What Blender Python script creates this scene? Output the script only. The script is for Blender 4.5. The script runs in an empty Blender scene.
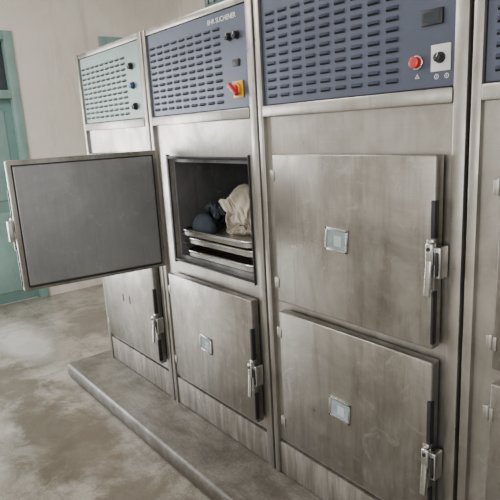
import bpy, bmesh, math, random
from mathutils import Vector, Matrix, noise
random.seed(4)
SC=bpy.context.scene
COL=SC.collection
# ------------------------------------------------------------ materials
def newmat(name):
    m=bpy.data.materials.new(name); m.use_nodes=True
    nt=m.node_tree; b=nt.nodes['Principled BSDF']
    return m,nt,b
def coords(nt,scale=(1,1,1),world=False,loc=(0,0,0)):
    tc=nt.nodes.new('ShaderNodeTexCoord'); mp=nt.nodes.new('ShaderNodeMapping')
    mp.inputs['Scale'].default_value=scale; mp.inputs['Location'].default_value=loc
    if world:
        g=nt.nodes.new('ShaderNodeNewGeometry'); nt.links.new(g.outputs['Position'],mp.inputs['Vector'])
    else: nt.links.new(tc.outputs['Object'],mp.inputs['Vector'])
    return mp.outputs['Vector']
def ramp(nt,src,stops):
    r=nt.nodes.new('ShaderNodeValToRGB'); e=r.color_ramp.elements
    e[0].position=stops[0][0]; e[0].color=(*stops[0][1],1)
    e[1].position=stops[-1][0]; e[1].color=(*stops[-1][1],1)
    for p,c in stops[1:-1]:
        x=e.new(p); x.color=(*c,1)
    nt.links.new(src,r.inputs['Fac']); return r.outputs['Color']
def tex(nt,vec,scale,detail=4,rough=.55,dist=0):
    n=nt.nodes.new('ShaderNodeTexNoise'); n.inputs['Scale'].default_value=scale
    n.inputs['Detail'].default_value=detail; n.inputs['Roughness'].default_value=rough
    n.inputs['Distortion'].default_value=dist
    nt.links.new(vec,n.inputs['Vector']); return n.outputs['Fac']
def mixc(nt,a,b,fac,mode='MIX'):
    m=nt.nodes.new('ShaderNodeMix'); m.data_type='RGBA'; m.blend_type=mode
    for s,i in ((a,6),(b,7)):
        if isinstance(s,tuple): m.inputs[i].default_value=(*s,1)
        else: nt.links.new(s,m.inputs[i])
    if isinstance(fac,(int,float)): m.inputs[0].default_value=fac
    else: nt.links.new(fac,m.inputs[0])
    return m.outputs[2]
def mth(nt,op,a,b):
    n=nt.nodes.new('ShaderNodeMath'); n.operation=op
    for s,i in ((a,0),(b,1)):
        if isinstance(s,(int,float)): n.inputs[i].default_value=s
        else: nt.links.new(s,n.inputs[i])
    return n.outputs[0]
def bump(nt,b,h,strength=.2,dist=.01):
    n=nt.nodes.new('ShaderNodeBump'); n.inputs['Strength'].default_value=strength
    n.inputs['Distance'].default_value=dist
    nt.links.new(h,n.inputs['Height']); nt.links.new(n.outputs['Normal'],b.inputs['Normal'])
def steel(name,c1,c2,metal=.85,r1=.28,r2=.45,stain=None,streak=(1.2,1.2,90),smax=.6,slo=.54,smudge=.3):
    m,nt,b=newmat(name)
    v=coords(nt,world=True); big=tex(nt,v,2.6,7,.66,.9)
    sv=coords(nt,streak); st=tex(nt,sv,3,3,.6)
    base=ramp(nt,big,[(.32,c1),(.68,c2)])
    base=mixc(nt,base,ramp(nt,st,[(.3,(.84,.84,.84)),(.7,(1,1,1))]),.5,'MULTIPLY')
    if stain:
        dv=coords(nt,(7,7,.7),True); d=tex(nt,dv,2.2,7,.7,.6)
        f=ramp(nt,d,[(slo,(0,0,0)),(.76,(smax,)*3)])
        base=mixc(nt,base,stain,f)
        sx=nt.nodes.new('ShaderNodeSeparateXYZ'); nt.links.new(coords(nt,world=True),sx.inputs[0])
        lo=ramp(nt,sx.outputs['Z'],[(.1,(.8,)*3),(.42,(.36,)*3),(1.0,(.0,)*3)])
        d2=tex(nt,coords(nt,(16,16,1.6),True),1.6,7,.7,.4)
        base=mixc(nt,base,stain,mixc(nt,(0,0,0),lo,ramp(nt,d2,[(.38,(0,0,0)),(.62,(1,1,1))])))
        sm=tex(nt,v,9,7,.72,1.6)
        base=mixc(nt,base,(.58,.56,.53),ramp(nt,sm,[(.56,(0,0,0)),(.70,(smudge,)*3)]))
    nt.links.new(base,b.inputs['Base Color'])
    b.inputs['Metallic'].default_value=metal
    rr=ramp(nt,tex(nt,v,6,7,.72,1.0),[(.32,(r1,)*3),(.66,(r2,)*3)])
    nt.links.new(rr,b.inputs['Roughness'])
    bump(nt,b,big,.14,.006)
    return m
STEEL=steel('brushed_steel',(.34,.325,.298),(.52,.495,.458),.84,.27,.47,stain=(.21,.192,.164),smax=.5,slo=.50)
DOORST=steel('door_steel',(.24,.227,.205),(.44,.417,.380),.85,.25,.48,stain=(.14,.125,.104),smax=.8,slo=.47,smudge=.38)
KICK=steel('kick_steel',(.32,.30,.275),(.44,.42,.385),.5,.4,.6,stain=(.11,.093,.072),smax=.9,slo=.42)
INNER=steel('door_liner_grey',(.27,.275,.28),(.37,.375,.38),.6,.32,.55,stain=(.22,.215,.205),streak=(60,60,1),smax=.5,smudge=.3)
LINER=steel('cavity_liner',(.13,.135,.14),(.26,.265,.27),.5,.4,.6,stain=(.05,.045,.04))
def plain(name,c,rough=.5,metal=0,var=.12,scale=9,bmp=0,dirt=None):
    m,nt,b=newmat(name); v=coords(nt)
    f=tex(nt,v,scale,4)
    lo=tuple(x*(1-var) for x in c); hi=tuple(min(1,x*(1+var)) for x in c)
    col=ramp(nt,f,[(.3,lo),(.7,hi)])
    if dirt:
        d=tex(nt,coords(nt,(3,3,1),True),2.2,7,.7,.6)
        col=mixc(nt,col,dirt,ramp(nt,d,[(.5,(0,0,0)),(.72,(.7,)*3)]))
    nt.links.new(col,b.inputs['Base Color'])
    b.inputs['Roughness'].default_value=rough; b.inputs['Metallic'].default_value=metal
    if bmp: bump(nt,b,f,bmp,.01)
    return m
CHROME=plain('chrome',(.58,.575,.56),.24,1,.14,18)
HINGE=plain('hinge_steel',(.45,.44,.41),.38,.9,.1)
BLACK=plain('black_rubber',(.012,.012,.013),.5)
DARK=plain('dark_void',(.008,.008,.01),.8)
BLUE=plain('slate_blue_paint',(.077,.092,.136),.38,.25,.14,5)
GREENP=plain('grey_green_panel',(.16,.225,.21),.38,.25,.1,5)  # lighter grey-green tone of the leftmost control panel
RED=plain('red_plastic',(.6,.03,.025),.3)
YEL=plain('yellow_plastic',(.75,.42,.03),.4)
WHITE=plain('white_print',(.72,.73,.73),.4)
PAPER=plain('label_paper',(.45,.50,.50),.5)
BLUEK=plain('blue_plastic',(.04,.10,.28),.35)
CARD=plain('label_card',(.25,.33,.35),.4,0,.2,30)
TEAL=plain('teal_paint',(.20,.33,.315),.5,0,.12,4,dirt=(.16,.23,.21))
TEALD=plain('teal_paint_frame',(.25,.39,.37),.5,0,.12,4,dirt=(.18,.26,.24))
GLASS=plain('dark_glass',(.03,.045,.05),.12,0,.3,3)
FROST=plain('window_pane',(.55,.62,.66),.2,0,.1,3)
def wallmat():
    m,nt,b=newmat('plaster_wall'); v=coords(nt)
    f=tex(nt,v,1.3,7,.65,.5); g=tex(nt,v,40,3)
    c=ramp(nt,f,[(.3,(.76,.70,.63)),(.7,(.90,.86,.80))])
    d=tex(nt,coords(nt,(3.5,3.5,.7),True),1.8,7,.7,.5)
    c=mixc(nt,c,(.54,.48,.41),ramp(nt,d,[(.52,(0,0,0)),(.75,(.5,)*3)]))
    nt.links.new(c,b.inputs['Base Color']); b.inputs['Roughness'].default_value=.75
    bump(nt,b,g,.12,.004); return m
WALL=wallmat()
CEIL=plain('ceiling_paint',(.75,.73,.69),.8,0,.05,2)
def floormat():
    m,nt,b=newmat('stained_damp_floor'); v=coords(nt)
    big=tex(nt,v,1.2,8,.6,.4); mid=tex(nt,v,4.5,9,.7,.4); sp=tex(nt,v,90,2,.6); wv=tex(nt,coords(nt,(1,1.6,1)),1.1,7,.6,.5)
    c=ramp(nt,big,[(.34,(.225,.205,.172)),(.5,(.33,.306,.264)),(.66,(.45,.425,.378))])
    c=mixc(nt,c,ramp(nt,sp,[(.40,(.70,.68,.65)),(.56,(1,1,1))]),.6,'MULTIPLY')
    c=mixc(nt,c,ramp(nt,mid,[(.38,(.58,.55,.51)),(.56,(1,1,1))]),.85,'MULTIPLY')
    def blot(cx,cy,rx,ry):
        mp=coords(nt,(1/rx,1/ry,0),loc=(-cx/rx,-cy/ry,0))
        L=nt.nodes.new('ShaderNodeVectorMath'); L.operation='LENGTH'; nt.links.new(mp,L.inputs[0])
        q=mth(nt,'ADD',L.outputs['Value'],mth(nt,'MULTIPLY',mth(nt,'SUBTRACT',mid,.5),2.4))
        q=mth(nt,'ADD',q,mth(nt,'MULTIPLY',mth(nt,'SUBTRACT',big,.5),2.0))
        return ramp(nt,q,[(.40,(1,1,1)),(1.0,(0,0,0))])
    for (cx,cy,rx,ry,col,k) in ((-2.0,-.62,.85,.32,(.135,.112,.085),.8),(-1.1,-.62,.7,.25,(.135,.112,.085),.75),(-2.9,.35,.8,.35,(.14,.12,.097),.7),(-2.6,-.8,.35,.5,(.15,.125,.098),.65),(-.3,-.55,.8,.25,(.12,.10,.075),.75)):
        c=mixc(nt,c,col,mixc(nt,(0,0,0),blot(cx,cy,rx,ry),k))
    for (cx,cy,rx,ry) in ((-1.75,-1.0,.55,.22),(-2.9,-.35,.6,.25),(-1.2,-1.15,.4,.2)):  # pale patches: dry floor and wet sheen put into the colour
        c=mixc(nt,c,(.60,.58,.55),mixc(nt,(0,0,0),blot(cx,cy,rx,ry),.6))
    br=nt.nodes.new('ShaderNodeTexBrick'); br.offset=0
    br.inputs['Scale'].default_value=1.0; br.inputs['Mortar Size'].default_value=.005
    br.inputs['Brick Width'].default_value=1.6; br.inputs['Row Height'].default_value=1.6
    nt.links.new(v,br.inputs['Vector'])
    c=mixc(nt,c,(.14,.115,.09),mixc(nt,(0,0,0),(.4,.4,.4),br.outputs['Fac']))
    nt.links.new(c,b.inputs['Base Color'])
    nt.links.new(ramp(nt,wv,[(.40,(.24,)*3),(.52,(.05,)*3)]),b.inputs['Roughness'])
    bump(nt,b,mid,.04,.004); return m
FLOOR=floormat()
def plinthmat():
    m,nt,b=newmat('worn_concrete'); v=coords(nt)
    a=tex(nt,v,4.3,8,.68,.4); s=tex(nt,v,80,2,.6); e=tex(nt,coords(nt,(1.2,5,5)),2,6,.7,.5)
    c=ramp(nt,a,[(.32,(.09,.08,.067)),(.5,(.155,.143,.124)),(.68,(.235,.22,.196))])
    c=mixc(nt,c,ramp(nt,s,[(.4,(.65,.65,.62)),(.58,(1,1,1))]),.7,'MULTIPLY')
    c=mixc(nt,c,(.07,.056,.042),ramp(nt,e,[(.48,(0,0,0)),(.66,(.8,)*3)]))
    sx=nt.nodes.new('ShaderNodeSeparateXYZ'); nt.links.new(v,sx.inputs[0])
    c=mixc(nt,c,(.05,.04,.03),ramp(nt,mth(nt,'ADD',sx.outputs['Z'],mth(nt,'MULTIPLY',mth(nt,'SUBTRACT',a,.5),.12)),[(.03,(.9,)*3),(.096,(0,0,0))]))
    nt.links.new(c,b.inputs['Base Color'])
    nt.links.new(ramp(nt,a,[(.4,(.5,)*3),(.6,(.28,)*3)]),b.inputs['Roughness'])
    bump(nt,b,a,.4,.012); return m
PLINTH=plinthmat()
def cloth(name,c1,c2):
    m,nt,b=newmat(name); v=coords(nt)
    f=tex(nt,v,14,5,.6); w=tex(nt,v,420,2)
    nt.links.new(ramp(nt,f,[(.3,c1),(.7,c2)]),b.inputs['Base Color'])
    b.inputs['Roughness'].default_value=.9; bump(nt,b,w,.3,.001); return m
CBLUE=cloth('navy_fabric',(.022,.032,.045),(.05,.063,.082))
CBEI=cloth('beige_fabric',(.52,.46,.36),(.72,.66,.54))
# ------------------------------------------------------------ geometry builder
class MB:
    def __init__(s): s.bm=bmesh.new(); s.mats=[]
    def mi(s,m):
        if m not in s.mats: s.mats.append(m)
        return s.mats.index(m)
    def add(s,t,mat,M=None):
        i=s.mi(mat)
        if M is not None: bmesh.ops.transform(t,matrix=M,verts=t.verts)
        for f in t.faces: f.material_index=i
        me=bpy.data.meshes.new('t'); t.to_mesh(me); t.free(); s.bm.from_mesh(me); bpy.data.meshes.remove(me)
    def box(s,x0,x1,y0,y1,z0,z1,mat,bev=0,seg=2,M=None):
        t=bmesh.new(); bmesh.ops.create_cube(t,size=1)
        for v in t.verts: v.co=Vector(((x0+x1)/2+v.co.x*(x1-x0),(y0+y1)/2+v.co.y*(y1-y0),(z0+z1)/2+v.co.z*(z1-z0)))
        if bev: bmesh.ops.bevel(t,geom=list(t.edges),offset=bev,segments=seg,profile=.5,affect='EDGES')
        s.add(t,mat,M)
    def cyl(s,c,r,d,axis,mat,r2=None,seg=28,bev=0,M=None):
        t=bmesh.new(); bmesh.ops.create_cone(t,cap_ends=True,segments=seg,radius1=r,radius2=r if r2 is None else r2,depth=d)
        if bev:
            ed=[e for e in t.edges if len(e.link_faces)==2 and any(len(f.verts)>4 for f in e.link_faces)]
            bmesh.ops.bevel(t,geom=ed,offset=bev,segments=2,profile=.5,affect='EDGES')
        R=Matrix.Identity(4)
        if axis=='y': R=Matrix.Rotation(math.pi/2,4,'X')
        if axis=='x': R=Matrix.Rotation(math.pi/2,4,'Y')
        T=Matrix.Translation(Vector(c))@R
        s.add(t,mat,(M@T) if M is not None else T)
    def poly(s,vs,fs,mat):
        t=bmesh.new(); V=[t.verts.new(v) for v in vs]
        for f in fs: t.faces.new([V[i] for i in f])
        bmesh.ops.recalc_face_normals(t,faces=t.faces); s.add(t,mat)
    def obj(s,name,parent=None,loc=(0,0,0),rot=None,label=None,smooth=True):
        me=bpy.data.meshes.new(name); s.bm.to_mesh(me); s.bm.free()
        for m in s.mats: me.materials.append(m)
        if smooth:
            for p in me.polygons: p.use_smooth=True
            try: me.set_sharp_from_angle(angle=math.radians(35))
            except Exception: pass
        o=bpy.data.objects.new(name,me); COL.objects.link(o); o.location=loc
        if rot: o.rotation_euler=rot
        if parent: o.parent=parent
        if label: o['label']=label
        return o
def tube(name,pts,r,mat,parent=None,cyclic=False,res=3):
    cu=bpy.data.curves.new(name,'CURVE'); cu.dimensions='3D'; cu.bevel_depth=r; cu.bevel_resolution=res
    sp=cu.splines.new('POLY'); sp.points.add(len(pts)-1)
    for p,q in zip(sp.points,pts): p.co=(*q,1)
    sp.use_cyclic_u=cyclic
    o=bpy.data.objects.new(name+'_tmp',cu); COL.objects.link(o)
    dg=bpy.context.evaluated_depsgraph_get(); me=bpy.data.meshes.new_from_object(o.evaluated_get(dg))
    bpy.data.objects.remove(o); me.materials.clear(); me.materials.append(mat)
    for p in me.polygons: p.use_smooth=True
    n=bpy.data.objects.new(name,me); COL.objects.link(n)
    if parent: n.parent=parent
    return n
def struct(o): o['kind']='structure'; return o
# ------------------------------------------------------------ simulated cloths (done first, in an empty scene)
W=.8962; PL=.0354; PR=.0468; DL=.1131; DR=.072
B=.1
ox0=-W+DL+.03+.018; ox1=-DR-.022-.018
tz=1.1285+.0045
def collider(name,mb):
    o=mb.obj(name,smooth=False); md=o.modifiers.new('c','COLLISION'); o.collision.thickness_outer=.004; o.collision.cloth_friction=20
    return o
def ell(c,s):
    b=MB(); t=bmesh.new(); bmesh.ops.create_icosphere(t,subdivisions=3,radius=1)
    for v in t.verts: v.co=Vector((c[0]+v.co.x*s[0],c[1]+v.co.y*s[1],c[2]+v.co.z*s[2]))
    b.add(t,DARK); return collider('tmp_lump',b)
b=MB(); b.box(ox0-.1,ox1+.1,-.1,.9,tz-.08,tz,DARK); c0=collider('tmp_base',b)
b=MB(); b.box(ox0-.08,ox0+.022,-.1,.9,tz-.05,tz+.5,DARK); c1=collider('tmp_wl',b)
b=MB(); b.box(ox1-.022,ox1+.08,-.1,.9,tz-.05,tz+.5,DARK); c2=collider('tmp_wr',b)
b=MB(); b.box(ox0-.08,ox1+.08,-.1,.024,tz-.05,tz+.5,DARK); c3=collider('tmp_wf',b)
def simcloth(name,cx,cy,sx,sy,lumps,mat,label,cat,seed,frames=42,n=58,drop=.30,amp=.035,waves=5,q=7,cq=3):
    L=[ell(c,s) for c,s in lumps]
    bm=bmesh.new(); off=Vector((seed*3.7,seed*1.9,seed))
    g=[[None]*(n+1) for _ in range(n+1)]
    for i in range(n+1):
        for j in range(n+1):
            u=i/n-.5; w=j/n-.5
            p=Vector((u*3,w*3,0))+off
            z=amp*math.sin(u*waves*2*math.pi+noise.noise(p)*5)+.04*noise.noise(p*1.5+Vector((9,3,1)))
            g[i][j]=bm.verts.new((cx+u*sx+.02*noise.noise(p+Vector((0,0,5))),cy+w*sy+.02*noise.noise(p+Vector((0,5,5))),tz+drop+z))
    for i in range(n):
        for j in range(n): bm.faces.new((g[i][j],g[i+1][j],g[i+1][j+1],g[i][j+1]))
    me=bpy.data.meshes.new(name); bm.to_mesh(me); bm.free(); me.materials.append(mat)
    o=bpy.data.objects.new(name,me); COL.objects.link(o)
    md=o.modifiers.new('cloth','CLOTH'); s=md.settings; s.quality=q; s.mass=.25
    s.tension_stiffness=12; s.compression_stiffness=12; s.shear_stiffness=4; s.bending_stiffness=.25; s.air_damping=1
    cs=md.collision_settings; cs.use_collision=True; cs.distance_min=.004; cs.collision_quality=cq
    cs.use_self_collision=True; cs.self_distance_min=.004
    md.point_cache.frame_start=1; md.point_cache.frame_end=frames+2
    for f in range(1,frames+1): SC.frame_set(f)
    dg=bpy.context.evaluated_depsgraph_get()
    me2=bpy.data.meshes.new_from_object(o.evaluated_get(dg))
    bpy.data.objects.remove(o)
    for l in L: bpy.data.objects.remove(l)
    # thicken the draped sheet and keep the stuffing of the bundle inside it
    tmp=bpy.data.objects.new('tmp',me2); COL.objects.link(tmp)
    m=tmp.modifiers.new('thick','SOLIDIFY'); m.thickness=.0035; m.offset=0
    m=tmp.modifiers.new('sub','SUBSURF'); m.levels=1
    me3=bpy.data.meshes.new_from_object(tmp.evaluated_get(bpy.context.evaluated_depsgraph_get())); bpy.data.objects.remove(tmp)
    bm=bmesh.new(); bm.from_mesh(me3)
    for c,s_ in lumps:
        r=bmesh.ops.create_icosphere(bm,subdivisions=4,radius=1)
        for v in r['verts']:
            k=.97+.03*noise.noise(v.co*4)
            v.co=Vector((c[0]+v.co.x*s_[0]*k,c[1]+v.co.y*s_[1]*k,max(tz+.001,c[2]+v.co.z*s_[2]*k)))
    base=Vector((cx,cy,tz))
    for v in bm.verts: v.co-=base
    for f in bm.faces: f.smooth=True; f.material_index=0
    bm.to_mesh(me3); bm.free(); me3.name=name
    o=bpy.data.objects.new(name,me3); COL.objects.link(o); o.location=base
    o['label']=label; o['category']=cat
    SC.frame_set(1)
    bpy.context.view_layer.update()
    o.modifiers.new('c','COLLISION'); o.collision.thickness_outer=.003
    return o
done=[]
try:
    done.append(simcloth('blanket',-.445,.25,.42,.36,[((-.445,.25,tz+.06),(.11,.10,.175))],CBEI,'crumpled beige blanket heaped on the steel tray','blanket',5,drop=.30,waves=4,n=60,frames=44))
    done.append(simcloth('cloth_bundle',-.60,.12,.23,.19,[((-.615,.095,tz+.02),(.088,.052,.085))],CBLUE,'crumpled navy blue cloth bundle on the steel tray','cloth bundle',2,drop=.17,waves=2.5,amp=.03,n=44,frames=36,q=6))
except Exception as ex:
    print('SIM FAIL',ex)
for o in done: o.modifiers.clear()
for o in (c0,c1,c2,c3): bpy.data.objects.remove(o)
# ------------------------------------------------------------ room
XL=-4.03; YB=2.2; H=3.5; XR=4.6; YF=-5.2
b=MB(); b.box(XL-.2,XR,YF,YB+.2,-.1,0,FLOOR); struct(b.obj('floor',smooth=False))
b=MB(); b.box(XL-.2,XR,YF,YB+.2,H,H+.1,CEIL); struct(b.obj('ceiling',smooth=False))
b=MB(); b.box(XL,XR,YB,YB+.2,0,H,WALL); struct(b.obj('wall_back',smooth=False))
b=MB()
D1=(-.75,.27); D2=(1.16,2.0); TOPZ=2.69
b.box(XL-.2,XL,YF,-2.95,0,H,WALL)
b.box(XL-.2,XL,-2.95,-.95,2.5,H,WALL)
b.box(XL-.2,XL,-.95,D1[0],0,H,WALL)
b.box(XL-.2,XL,D1[0],D1[1],TOPZ,H,WALL)
b.box(XL-.2,XL,D1[1],D2[0],0,H,WALL)
b.box(XL-.2,XL,D2[0],D2[1],TOPZ,H,WALL)
b.box(XL-.2,XL,D2[1],YB,0,H,WALL)
struct(b.obj('wall_left',smooth=False))
b=MB()
b.box(XL-.2,XR,YF-.2,YF,0,1.1,WALL); b.box(XL-.2,XR,YF-.2,YF,2.9,H,WALL)
b.box(XL-.2,-.8,YF-.2,YF,1.1,2.9,WALL); b.box(2.8,XR,YF-.2,YF,1.1,2.9,WALL)
struct(b.obj('wall_front',smooth=False))
def doorset(n,y0,y1):
    b=MB(); f=.085; X0,X1=XL-.12,XL+.025
    b.box(X0,X1,y0,y0+f,0,TOPZ,TEALD,.006); b.box(X0,X1,y1-f,y1,0,TOPZ,TEALD,.006)
    b.box(X0,X1,y0+f,y1-f,TOPZ-f,TOPZ,TEALD,.006); b.box(X0,X1,y0+f,y1-f,2.06,2.14,TEALD,.006)
    b.box(X0+.04,X0+.05,y0+f,y1-f,2.14,TOPZ-f,GLASS)
    ym=(y0+y1)/2
    b.box(X0+.03,X0+.07,ym-.02,ym+.02,2.14,TOPZ-f,TEALD)
    b.box(X0+.03,X0+.07,y0+f,y1-f,.01,2.06,TEAL,.004)
    for (za,zb) in ((.12,.95),(1.07,1.95)):
        for (ya,yb) in ((y0+f+.08,ym-.04),(ym+.04,y1-f-.08)):
            b.box(X0+.065,X0+.082,ya,yb,za,zb,TEALD,.008)
    b.cyl((X0+.10,y1-f-.04,1.02),.014,.06,'x',CHROME); b.box(X0+.12,X0+.135,y1-f-.14,y1-f-.03,1.01,1.03,CHROME,.004)
    struct(b.obj('door_%d'%n))
doorset(1,*D1); doorset(2,*D2)
b=MB()
wx0,wx1,wz0,wz1=-3.45,-2.35,2.93,3.35
b.box(wx0,wx1,YB-.03,YB-.001,wz0,wz1,TEALD,.006); b.box(wx0+.05,wx1-.05,YB-.04,YB-.028,wz0+.05,wz1-.05,FROST)
for i in range(9):
    x=wx0+.1+i*.11; b.cyl((x,YB-.05,(wz0+wz1)/2),.008,wz1-wz0-.06,'z',BLUE,seg=10)
struct(b.obj('window_1'))
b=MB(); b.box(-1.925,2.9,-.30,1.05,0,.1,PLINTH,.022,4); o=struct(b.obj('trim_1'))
# ------------------------------------------------------------ refrigerator units
ZT=2.16
ZPt,ZPb,ZBb=2.1318,1.7331,1.6892
D1t,D1b,D2t,D2b=1.55,.958,.9137,.3203
DW=W-DL-DR; TH=.042
def lz(z): return z-B
def body_part(par,open_top):
    b=MB(); g=.006; y1=.92; t=.03
    z0,z1=0,ZT-B
    b.box(g,g+t,.02,y1,z0,z1,STEEL); b.box(W-g-t,W-g,.02,y1,z0,z1,STEEL)
    b.box(g+t,W-g-t,y1-t,y1,z0,z1,STEEL); b.box(g+t,W-g-t,.02,y1-t,z1-t,z1,STEEL); b.box(g+t,W-g-t,.02,y1-t,z0,z0+t,STEEL)
    b.box(g,PL,-.018,.02,z0,z1,STEEL,.004); b.box(W-PR,W-g,-.018,.02,z0,z1,STEEL,.004)
    b.box(PL,W-PR,-.012,.02,lz(ZPt),z1,STEEL,.003)
    b.box(PL,W-PR,-.022,.02,lz(ZBb),lz(ZPb),STEEL,.006)
    ox0,ox1=DL+.03,W-DR-.022
    o1b,o1t=lz(D1b+.035),lz(D1t-.03); o2b,o2t=lz(D2b+.03),lz(D2t-.03)
    b.box(PL,ox0,0,.02,lz(.27),lz(ZBb),STEEL); b.box(ox1,W-PR,0,.02,lz(.27),lz(ZBb),STEEL)
    b.box(ox0,ox1,0,.02,o1t,lz(ZBb),STEEL); b.box(ox0,ox1,0,.02,o2t,o1b,STEEL); b.box(ox0,ox1,0,.02,lz(.27),o2b,STEEL)
    b.box(ox0,ox1,.01,.02,o2b,o2t,DARK)
    if not open_top: b.box(ox0,ox1,.01,.02,o1b,o1t,DARK)
    b.obj('body',par)
    b=MB(); b.box(PL,W-PR,-.010,.02,.004,lz(.262),KICK,.004)
    b.obj('kick_plate',par,label='dirt-streaked steel kick plate')
    if open_top:
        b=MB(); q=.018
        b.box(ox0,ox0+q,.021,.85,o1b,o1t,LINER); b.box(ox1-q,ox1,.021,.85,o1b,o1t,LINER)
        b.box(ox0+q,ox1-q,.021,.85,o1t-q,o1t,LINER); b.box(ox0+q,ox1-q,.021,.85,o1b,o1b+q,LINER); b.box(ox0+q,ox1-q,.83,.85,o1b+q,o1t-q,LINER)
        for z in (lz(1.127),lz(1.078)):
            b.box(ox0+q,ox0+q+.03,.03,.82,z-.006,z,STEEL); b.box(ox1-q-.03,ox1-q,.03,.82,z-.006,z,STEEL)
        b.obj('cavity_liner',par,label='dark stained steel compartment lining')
        b=MB(); r=.022
        b.box(ox0-r,ox0,-.008,0,o1b-r,o1t+r,BLACK,.003); b.box(ox1,ox1+r*.4,-.008,0,o1b-r,o1t+r,BLACK,.003)
        b.box(ox0,ox1,-.008,0,o1t,o1t+r*.6,BLACK,.003); b.box(ox0,ox1,-.008,0,o1b-r*.6,o1b,BLACK,.003)
        b.obj('door_seal',par,label='black rubber seal')
def symbol(b,kind,x,z,s,y):
    n=3 if kind=='tri' else 20; k2=.6 if kind=='tri' else .72
    t=bmesh.new(); a=[t.verts.new((x+s*math.sin(k*2*math.pi/n),y,z+s*math.cos(k*2*math.pi/n))) for k in range(n)]
    c=[t.verts.new((x+k2*s*math.sin(k*2*math.pi/n),y,z+k2*s*math.cos(k*2*math.pi/n))) for k in range(n)]
    for k in range(n): t.faces.new([a[k],a[(k+1)%n],c[(k+1)%n],c[k]])
    b.add(t,WHITE); b.box(x-.0008,x+.0008,y-.0002,y,z-.003,z+.004,WHITE)
def textmesh(txt,size,mat,name,par,loc):
    cu=bpy.data.curves.new('t','FONT'); cu.body=txt; cu.size=size; cu.extrude=.0003; cu.offset=.0004
    o=bpy.data.objects.new('tmp',cu); COL.objects.link(o)
    me=bpy.data.meshes.new_from_object(o.evaluated_get(bpy.context.evaluated_depsgraph_get())); bpy.data.objects.remove(o)
    me.materials.clear(); me.materials.append(mat)
    n=bpy.data.objects.new(name,me); COL.objects.link(n); n.parent=par; n.location=loc; n.rotation_euler=(math.pi/2,0,0); return n
def knob(par,x,z,y,r,mat,name='knob',label=None):
    b=MB(); b.cyl((0,-.003,0),r*1.15,.006,'y',BLACK,bev=.001); b.cyl((0,-.013,0),r,.016,'y',mat,r2=r*.85,bev=.002)
    b.box(-r*.16,r*.16,-.0225,-.006,-r*.9,r*.9,mat,.002)
    b.box(-r*.07,r*.07,-.0230,-.0224,r*.1,r*.85,WHITE)
    return b.obj(name,par,loc=(x,y,z),rot=(0,.5,0),label=label)
def control_panel(par,kind):
    mat=GREENP if kind=='green' else BLUE
    b=MB(); yf=-.006
    b.box(PL+.002,W-PR-.002,yf,.018,lz(ZPb)+.002,lz(ZPt)-.002,mat,.003)
    L=.044;h=.0125
    for c in range(9):
        for r in range(11):
            x=.086+c*.0690; z=lz(1.768)+r*.0296
            e=.004; d=.009
            vs=[(x-L/2,yf,z+h/2),(x+L/2,yf,z+h/2),(x+L/2-e,yf-d,z-h/2+.003),(x-L/2+e,yf-d,z-h/2+.003),(x-L/2,yf,z-h/2),(x+L/2,yf,z-h/2)]
            b.poly(vs,[(0,1,2,3),(0,3,4),(1,5,2)],mat)
            b.poly([(x-L/2+e,yf-d+.0008,z-h/2+.003),(x+L/2-e,yf-d+.0008,z-h/2+.003),(x+L/2,yf-.0005,z-h/2-.001),(x-L/2,yf-.0005,z-h/2-.001)],[(0,1,2,3)],DARK)
            b.box(x-L/2,x+L/2,yf-.0006,yf,z-h/2-.002,z-h/2,DARK)
    if kind=='main':
        symbol(b,'tri',.727,lz(1.770),.009,yf-.0006); symbol(b,'cir',.79,lz(1.765),.007,yf-.0006); symbol(b,'cir',.822,lz(1.765),.007,yf-.0006)
    p=b.obj('control_panel',par,smooth=False,label='grey-green louvred metal control panel' if kind=='green' else 'slate-blue louvred metal control panel')
    if kind in('main','plain'):
        d=MB(); d.box(-.034,.034,-.008,0,-.021,.021,BLACK,.002); d.box(-.026,.026,-.0088,-.0079,-.013,.013,GLASS)
        d.obj('display',p,loc=(.775,yf,lz(1.925)),label='dark digital temperature display')
        d=MB(); d.cyl((0,-.003,0),.020,.006,'y',CHROME,bev=.001); d.cyl((0,-.014,0),.0165,.018,'y',RED,bev=.003)
        d.obj('push_button',p,loc=(.727,yf,lz(1.81)),label='round red push button')
        d=MB(); d.box(-.031,.031,-.003,0,-.036,.036,WHITE,.002); d.obj('switch_plate',p,loc=(.803,yf,lz(1.815)),label='white square switch plate')
        knob(p,.803,lz(1.815),yf-.003,.0135,BLACK,'rotary_switch','black rotary switch')
    if kind=='emerg':
        d=MB(); d.box(-.034,.034,-.006,0,-.034,.034,YEL,.003)
        d.cyl((0,-.012,0),.026,.012,'y',YEL,bev=.002)
        M=Matrix.Rotation(.7,4,'Y')
        d.cyl((0,-.022,0),.018,.012,'y',RED,bev=.002); d.box(-.036,.036,-.042,-.024,-.008,.008,RED,.004,M=M)
        d.obj('emergency_switch',p,loc=(.772,yf,lz(1.81)),label='red and yellow rotary mains switch')
        d=MB(); d.box(-.022,.022,-.006,0,-.014,.014,BLACK,.002); d.obj('display',p,loc=(.765,yf,lz(1.915)))
        knob(p,.728,lz(2.02),yf,.015,BLACK); knob(p,.778,lz(2.02),yf,.015,BLACK)
        textmesh('BHR SUCHENER',.028,WHITE,'lettering',p,(.580,yf-.002,lz(2.088)))
    if kind=='green':
        for z in(2.01,1.91): knob(p,.735,lz(z),yf,.017,BLUEK if z<2 else BLACK)
        knob(p,.745,lz(1.80),yf,.018,BLACK)
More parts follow.
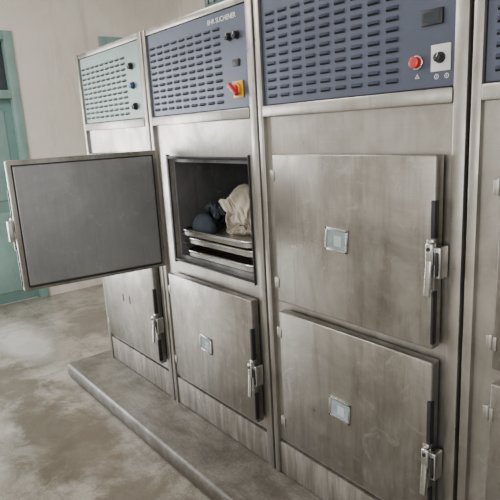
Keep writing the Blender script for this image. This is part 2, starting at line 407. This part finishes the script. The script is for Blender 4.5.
def latch(door,zc,Hh):
    x=DW-.004
    b=MB()
    b.box(x-.020,x+.002,-.005,0,zc-.080,zc+.074,CHROME,.002)
    b.box(x-.013,x+.015,-.028,-.004,zc+.0,zc+.068,CHROME,.007,3)
    M=Matrix.Translation((x+.001,-.022,zc-.02))@Matrix.Rotation(math.radians(-5),4,'X')
    b.box(-.0105,.0105,-.009,.003,-.074,.05,CHROME,.004,3,M=M)
    b.cyl((x+.001,-.029,zc+.050),.006,.005,'y',BLACK)
    b.box(x+.011,x+.032,-.014,.03,zc-.040,zc+.056,CHROME,.004,3)
    b.box(x+.018,x+.027,-.020,-.012,zc-.03,zc+.04,BLACK,.002)
    b.obj('latch',door,label='chrome lever latch')
    for za,zb,wd in ((.02,zc-.084,.004),(zc+.078,Hh-.13,.010)):  # thin strip below latch stands in for edge shadow; upper one is the grip
        b=MB(); b.box(DW-wd,DW+.004,-.008,.014,za,zb,BLACK,.0018)
        b.obj('grip_shadow_strip',door,label='black edge strip, grip above the latch and edge shadow below')
def door(par,zb,zt,label,isopen=False):
    Hh=zt-zb; b=MB()
    if isopen: Hh+=.018
    b.box(0,DW,0,TH,0,Hh,DOORST,.006,3)
    if not isopen: b.box(.02,DW-.02,TH,TH+.0075,.02,Hh-.02,BLACK)
    if isopen:
        a=math.radians(98)
        d=b.obj('door',par,loc=(DL-.032,-.056,lz(zb)),rot=(0,0,-a),label='open brushed steel insulated door')
        s=MB(); y=TH
        s.box(.026,DW-.026,y,y+.010,.026,Hh-.026,INNER,.006,3); s.obj('inner_panel',d,label='grey bare steel inner door panel')
        s=MB()
        for q in ((.020,.026,.020,Hh-.020),(DW-.026,DW-.020,.020,Hh-.020),(.026,DW-.026,.016,.026),(.026,DW-.026,Hh-.026,Hh-.021)):
            s.box(q[0],q[1],y,y+.008,q[2],q[3],BLACK,.0015)
        s.obj('gasket',d,label='thin black rubber gasket')
    else:
        d=b.obj('door',par,loc=(DL,-.05,lz(zb)))
    latch(d,Hh*.46 if zt>1 else Hh*.40,Hh)
    if not isopen:
      for hz in ((Hh*.86,Hh*.13) if zt>1 else (Hh*.84,Hh*.15)):
        s=MB()
        s.box(.002,.012,-.002,0,hz-.02,hz+.02,HINGE,.0008); s.cyl((-.006,.006,hz),.006,.046,'z',HINGE,bev=.001)
        s.box(-.020,-.008,.004,.034,hz-.02,hz+.02,HINGE,.002)
        s.obj('hinge',d)
    if label=='card':
        s=MB(); w,h=.052,.042; cx,cz=DW*.46,Hh*.50
        if zt<1: cz=Hh*.47
        M=Matrix.Translation((cx,0,cz))@Matrix.Rotation(.05,4,'Y')
        for q in ((-w,w,h-.009,h),(-w,w,-h,-h+.009),(-w,-w+.009,-h,h),(w-.009,w,-h,h)):
            s.box(q[0],q[1],-.006,0,q[2],q[3],CHROME,.0015,M=M)
        s.box(-w+.008,w-.008,-.003,0,-h+.008,h-.008,CARD,M=M)
        s.box(-.010,.022,-.0034,-.003,-.022,.016,PAPER,M=M)
        s.obj('label_holder',d,label='chrome label holder with pale blue card')
    if label=='marks':
        for cx in (DW*.40,DW*.53):
            s=MB(); s.box(cx-.007,cx+.007,-.0015,0,Hh*.50,Hh*.50+.05,BLACK,.0006)
            s.obj('adhesive_mark',d,label='dark mark where a label came off')
    return d
def unit(i,kind,panel,label,lower='card'):
    e=bpy.data.objects.new('mortuary_refrigerator',None); COL.objects.link(e); e.empty_display_size=.2
    e.location=(i*W,0,B+.001)
    e['label']=label; e['category']='mortuary refrigerator'; e['group']='row of mortuary refrigerator cabinets'
    body_part(e,kind=='open'); control_panel(e,panel)
    door(e,D1b,D1t,None if kind=='open' else 'card',isopen=(kind=='open'))
    door(e,D2b,D2t,lower)
    return e
unit(-2,'c','green','stainless steel mortuary refrigerator with grey-green louvred control panel','marks')
unit(-1,'open','emerg','stainless steel mortuary refrigerator with open upper door and blue control panel')
unit(0,'c','main','stainless steel mortuary refrigerator, both doors closed, blue panel with red button')
unit(1,'c','plain','stainless steel mortuary refrigerator at the end of the row')
# ------------------------------------------------------------ trays
def tray(z,yf,label):
    e=bpy.data.objects.new('mortuary_tray',None); COL.objects.link(e); e.location=((ox0+ox1)/2,yf,z)
    e['label']=label; e['category']='tray'; e['group']='steel trays in the open compartment'
    hw=(ox1-ox0)/2-.012; L=.76
    pts=[];r=.06
    for cx,cy,a0 in ((hw-r-.007,L-r,0),(-hw+r+.007,L-r,90),(-hw+r+.007,r+.008,180),(hw-r-.007,r+.008,270)):
        for k in range(7):
            a=math.radians(a0+k*15); pts.append((cx+r*math.cos(a),cy+r*math.sin(a),.026))
    t=bmesh.new(); n=len(pts)
    lo=[t.verts.new((p[0],p[1],0)) for p in pts]; hi=[t.verts.new((p[0],p[1],.026)) for p in pts]
    li=[t.verts.new((p[0]*.99,.38+(p[1]-.38)*.99,.004)) for p in pts]
    t.faces.new(lo[::-1]); t.faces.new(li)
    for k in range(n):
        j=(k+1)%n; t.faces.new((lo[k],lo[j],hi[j],hi[k])); t.faces.new((hi[k],hi[j],li[j],li[k]))
    b=MB(); b.add(t,STEEL); b.obj('pan',e)
    t=tube('rim',pts,.0075,CHROME,e,True)
    t['label']='chrome tubular rim'
    return e
tray(1.1285,.0,'shallow stainless steel tray with chrome rim holding cloth bundles')
tray(1.0795,.03,'empty stainless steel tray under the loaded one')
tray(1.0135,.02,'empty stainless steel tray on the compartment floor')
# ------------------------------------------------------------ lights
def area(name,loc,target,sx,sy,power,col):
    l=bpy.data.lights.new(name,'AREA'); l.shape='RECTANGLE'; l.size=sx; l.size_y=sy; l.energy=power; l.color=col
    o=bpy.data.objects.new(name,l); COL.objects.link(o); o.location=loc
    o.rotation_euler=(Vector(target)-Vector(loc)).to_track_quat('-Z','Y').to_euler(); return o
area('doorway_daylight',(XL-.1,-1.95,1.3),(0,-1.8,.9),1.9,2.3,145,(.98,.99,1))
area('window_daylight',(1.0,YF-.1,2.0),(.6,0,1.7),3.4,1.7,100,(1,.985,.96))
area('ceiling_lamp',(-1.9,-1.6,H-.12),(-1.9,-1.6,0),1.4,.5,66,(1,.98,.95))
w=bpy.data.worlds.new('world'); SC.world=w; w.use_nodes=True
bg=w.node_tree.nodes['Background']; bg.inputs[0].default_value=(1,.985,.96,1); bg.inputs[1].default_value=.88
# ------------------------------------------------------------ camera
cam=bpy.data.cameras.new('camera'); co=bpy.data.objects.new('camera',cam); COL.objects.link(co)
cam.sensor_width=36; cam.lens=534.1*36/500; cam.clip_start=.02
M=Matrix.Rotation(.9072,4,'Z')@Matrix.Rotation(1.3452,4,'X')@Matrix.Rotation(-.0565,4,'Z')
co.matrix_world=Matrix.Translation((1.69,-1.414,1.6558))@M
SC.camera=co
